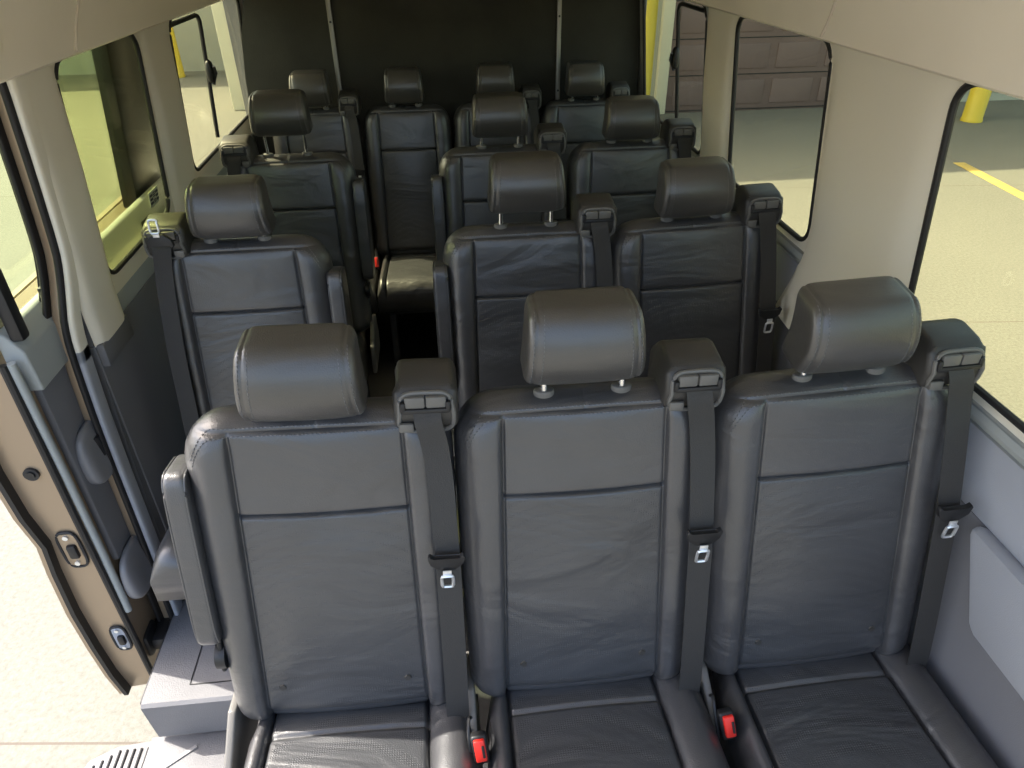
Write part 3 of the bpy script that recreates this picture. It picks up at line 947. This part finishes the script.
# quarter window bars with latches
def qbar(side, y, ytop, n, lab):
    hz = 1.50
    pts = [wall_map(side, .006, ytop, ZT-.022), wall_map(side, .006, y-.05, ZT-.022), wall_map(side, .006, y-.02, ZT-.028), wall_map(side, .006, y-.004, ZT-.045), wall_map(side, .006, y, ZT-.075), wall_map(side, .006, y, 1.3), wall_map(side, .006, y, 1.07)]
    e = empty('window_latch', wall_map(side, .0, y, 1.3)); tag(e, lab, 'window latch')
    inv = -e.location
    bm = bmesh.new(); add_tube(bm, pts, .008, 8); a = obj('divider_bar', bm, M['rubber'], e); a.location = inv
    bm = superblock(.03, .026, .085, .045, 2.6, 6)
    for v in bm.verts: v.co += wall_map(side, -.004, y, 1.315)
    b = obj('latch_body', bm, M['black'], e); b.location = inv
    bm = bmesh.new(); add_tube(bm, [wall_map(side, -.022, y-.012, 1.335), wall_map(side, -.026, y-.004, 1.31), wall_map(side, -.012, y-.008, 1.27)], .006, 8)
    c = obj('latch_lever', bm, M['black'], e); c.location = inv
qbar(-1, 3.03, 2.66, 5, 'black window latch and bar on the left rear window')
qbar(1, 3.01, 2.68, 3, 'black window latch and bar on the right rear window')

# dark partition behind the rear bench
pt = empty('rear_partition', (.04, 3.63, 0)); tag(pt, 'tall black carpeted partition behind the rear bench, two metal strips', 'partition')
bm = bmesh.new()
LE = [(-.80, 1.88), (-.80, 1.60), (-.825, 1.50), (-.862, 1.36), (-.880, 1.20), (-.89, 1.0), (-.89, .01)]
RE = [(.975, .01), (.975, 1.0), (.972, 1.2), (.966, 1.4), (.945, 1.55), (.86, 1.88)]
lp = LE+RE
add_prism(bm, [(x, z) for x, z in lp], 'y', 3.585, 3.62, .006)
o = obj('panel', bm, M['carpet'], pt); o.location = (-.04, -3.63, 0)
for x in (-.458, .578):
    bm = bmesh.new(); add_box(bm, (x, 3.579, .95), (.020, .012, 1.86), .003); o = obj('metal_strip', bm, M['strip'], pt); o.location = (-.04, -3.63, 0)
    bm = bmesh.new()
    for z in (.3, .7, 1.1, 1.42): add_tube(bm, [(x, 3.575, z), (x, 3.570, z)], .005, 10)
    s_ = obj('strip_screw', bm, M['black'], o)

# ------------------------------------------------------------------ outdoors
def ground_mat():
    m, nt, b = new_mat('pale_concrete'); L = nt.links.new
    geo = nt.nodes.new('ShaderNodeNewGeometry')
    mp = nt.nodes.new('ShaderNodeMapping'); mp.inputs['Location'].default_value = (.9, -1.35, 0); mp.inputs['Rotation'].default_value = (0, 0, radians(6))
    L(geo.outputs['Position'], mp.inputs['Vector'])
    br = nt.nodes.new('ShaderNodeTexBrick'); br.offset = 0; br.inputs['Scale'].default_value = 1
    br.inputs['Brick Width'].default_value = 3.0; br.inputs['Row Height'].default_value = 3.0; br.inputs['Mortar Size'].default_value = .006; br.inputs['Mortar Smooth'].default_value = .4
    L(mp.outputs['Vector'], br.inputs['Vector'])
    n = nt.nodes.new('ShaderNodeTexNoise'); n.inputs['Scale'].default_value = 45; n.inputs['Detail'].default_value = 8; n.inputs['Roughness'].default_value = .7
    L(geo.outputs['Position'], n.inputs['Vector'])
    r = nt.nodes.new('ShaderNodeValToRGB'); r.color_ramp.elements[0].position = .32; r.color_ramp.elements[1].position = .72
    r.color_ramp.elements[0].color = (.138, .134, .112, 1); r.color_ramp.elements[1].color = (.215, .210, .180, 1)
    L(n.outputs['Fac'], r.inputs['Fac'])
    n2 = nt.nodes.new('ShaderNodeTexNoise'); n2.inputs['Scale'].default_value = .8; n2.inputs['Detail'].default_value = 4
    L(geo.outputs['Position'], n2.inputs['Vector'])
    mr = nt.nodes.new('ShaderNodeMapRange'); mr.inputs['To Min'].default_value = .88; mr.inputs['To Max'].default_value = 1.1
    L(n2.outputs['Fac'], mr.inputs['Value'])
    mx0 = nt.nodes.new('ShaderNodeMix'); mx0.data_type = 'RGBA'; mx0.blend_type = 'MULTIPLY'; mx0.inputs[0].default_value = 1
    L(r.outputs['Color'], mx0.inputs[6]); L(mr.outputs['Result'], mx0.inputs[7])
    mx = nt.nodes.new('ShaderNodeMix'); mx.data_type = 'RGBA'
    L(br.outputs['Fac'], mx.inputs[0]); L(mx0.outputs[2], mx.inputs[6]); mx.inputs[7].default_value = (.12, .10, .08, 1)
    L(mx.outputs[2], b.inputs['Base Color']); b.inputs['Roughness'].default_value = .9
    bp = nt.nodes.new('ShaderNodeBump'); bp.inputs['Strength'].default_value = .4; bp.inputs['Distance'].default_value = .01
    L(n.outputs['Fac'], bp.inputs['Height']); L(bp.outputs['Normal'], b.inputs['Normal'])
    return m
GZ = -.6
bm = bmesh.new(); add_box(bm, (0, 10, GZ-.1), (80, 80, .2))
struct(obj('floor', bm, ground_mat()))
o = obj('parking_line', box((5.70, 5.0, GZ+.003), (.13, 5.2, .006), .001, 2, Matrix.Rotation(radians(-5), 4, 'Z')), mat('faded_line_paint', (.50, .38, .11), .8, noise=.15, nscale=9))
tag(o, 'faded yellow parking line on the concrete outside the window', 'parking line')
def bollard(x, y, h, lab):
    bm = bmesh.new(); r = .13; rings = []
    prof = [(r*1.06, 0), (r*1.06, .03), (r, .04), (r, h-.08), (r*.9, h-.03), (r*.6, h-.005), (.001, h)]
    for rr, z in prof: rings.append([bm.verts.new((rr*cos(2*pi*k/24), rr*sin(2*pi*k/24), z)) for k in range(24)])
    for a in range(len(rings)-1):
        for k in range(24): bm.faces.new((rings[a][k], rings[a][(k+1) % 24], rings[a+1][(k+1) % 24], rings[a+1][k]))
    bm.faces.new(rings[0][::-1]); bm.faces.new(rings[-1])
    o = obj('bollard', bm, M['yellow']); o.location = (x, y, GZ); tag(o, lab, 'bollard')
bollard(7.35, 9.45, 1.6, 'yellow bollard seen past the broad beige pillar')
bollard(2.80, 10.1, 1.9, 'yellow bollard seen through the rear window right of the partition')
bollard(-4.93, 15.0, 1.6, 'yellow bollard seen through the left rear window')
M['brick'] = mat('mauve_door_paint', (.17, .115, .105), .6, noise=.06, nscale=2)
M['siding'] = mat('grey_green_siding', (.44, .44, .37), .7, noise=.05, nscale=2)
M['cream'] = mat('cream_stucco', (.74, .69, .52), .85, noise=.04, nscale=4, bump=.3, bscale=60)
bld = empty('garage_building', (6, 12, GZ)); tag(bld, 'garage building with mauve panelled door and deep eaves beyond the right windows', 'building')
def bpart(name, bm, m, par=bld):
    o = obj(name, bm, m, par)
    if par is bld: o.location = (-6, -12, -GZ)
    return o
bm = bmesh.new(); add_box(bm, (6.2, 12.6, GZ+2.6), (16.0, 4.0, 5.2)); bpart('wall', bm, M['siding'])
bm = bmesh.new(); add_box(bm, (6.2, 11.75, GZ+5.35), (16.6, 5.9, .3), .02); bpart('roof', bm, M['cream'])
bm = bmesh.new(); add_box(bm, (4.80, 10.585, GZ+1.7), (3.0, .05, 3.4), .005); gd = bpart('garage_door', bm, M['brick'])
for r_ in range(7):
    z0 = GZ+.03+r_*.48
    for c_ in range(4):
        x0 = 3.35+c_*.74
        bm = bmesh.new()
        add_prism(bm, rr_loop(x0+.05, x0+.67, z0+.07, z0+.40, .01, 1), 'y', 10.548, 10.562, .006)
        obj('door_panel', bm, M['brick'], gd)
    bm = bmesh.new(); add_box(bm, (4.8, 10.558, z0-.004), (3.0, .006, .014)); obj('panel_joint', bm, M['black'], gd)
bm = bmesh.new()
for x in (3.22, 6.40): add_box(bm, (x, 10.56, GZ+1.75), (.16, .10, 3.5), .01)
bpart('door_jamb', bm, M['cream'])
for k in range(18):
    bm = bmesh.new(); add_box(bm, (10.2, 10.59, GZ+.25+k*.26), (7.2, .03, .24), .008); bpart('siding_board', bm, M['siding'])
b2 = empty('rear_building', (-8, 17, GZ)); tag(b2, 'grey building with cream corner column beyond the left rear window', 'building')
bm = bmesh.new(); add_box(bm, (-9, 17.6, GZ+2.5), (13, 4, 5.0)); o = obj('wall', bm, M['siding'], b2); o.location = (8, -17, -GZ)
bm = bmesh.new(); add_box(bm, (-2.55, 12.2, GZ+2.5), (1.25, .8, 5), .02); add_box(bm, (-2.75, 11.77, GZ+2.5), (.30, .08, 5), .01); o = obj('column', bm, M['cream'], b2); o.location = (8, -17, -GZ)
bm = bmesh.new(); add_box(bm, (-8.6, 17.5, GZ+5.1), (13.8, 4.4, .2), .02); o = obj('roof', bm, M['cream'], b2); o.location = (8, -17, -GZ)

# ------------------------------------------------------------------ light
w = bpy.data.worlds.new('World'); sc.world = w; w.use_nodes = True
nt = w.node_tree; bg = nt.nodes['Background']
sky = nt.nodes.new('ShaderNodeTexSky'); sky.sky_type = 'NISHITA'; sky.sun_disc = False
sund = Vector((-.78, .28, 1.0)).normalized()
sky.sun_elevation = math.asin(sund.z); sky.sun_rotation = math.atan2(sund.x, sund.y)
sky.air_density = 1.0; sky.dust_density = 4.0; sky.ozone_density = 1.0
nt.links.new(sky.outputs[0], bg.inputs[0]); bg.inputs[1].default_value = .42
sun = bpy.data.lights.new('sun', 'SUN'); sun.energy = 7.4; sun.angle = radians(.53); sun.color = (1, .95, .86)
so_ = bpy.data.objects.new('sun', sun); C.objects.link(so_); so_.rotation_euler = sund.to_track_quat('Z', 'Y').to_euler(); so_.location = (-3, 1, 6)

# ------------------------------------------------------------------ camera
cam = bpy.data.cameras.new('camera'); co = bpy.data.objects.new('camera', cam); C.objects.link(co)
R = ((0.9947729, 0.06643477, 0.07754547), (-0.10129484, 0.54613843, 0.83154805), (-0.01289314, 0.83505643, -0.55001321))
right = Vector((R[0][0], R[1][0], R[2][0])); up = Vector((R[0][1], R[1][1], R[2][1])); fw = Vector((R[0][2], R[1][2], R[2][2]))
mt = Matrix((right, up, -fw)).transposed().to_4x4(); mt.translation = Vector((0, 0, 1.78)); co.matrix_world = mt
cam.sensor_width = 36; cam.lens = 700/1024*36; cam.clip_start = .02; cam.clip_end = 300
sc.camera = co
sc.view_settings.view_transform = 'Standard'; sc.view_settings.look = 'None'
sc.view_settings.exposure = 0.58
sc.cycles.max_bounces = 16; sc.cycles.diffuse_bounces = 10; sc.cycles.transparent_max_bounces = 16; sc.view_settings.gamma = 1; sc.view_settings.use_curve_mapping = False
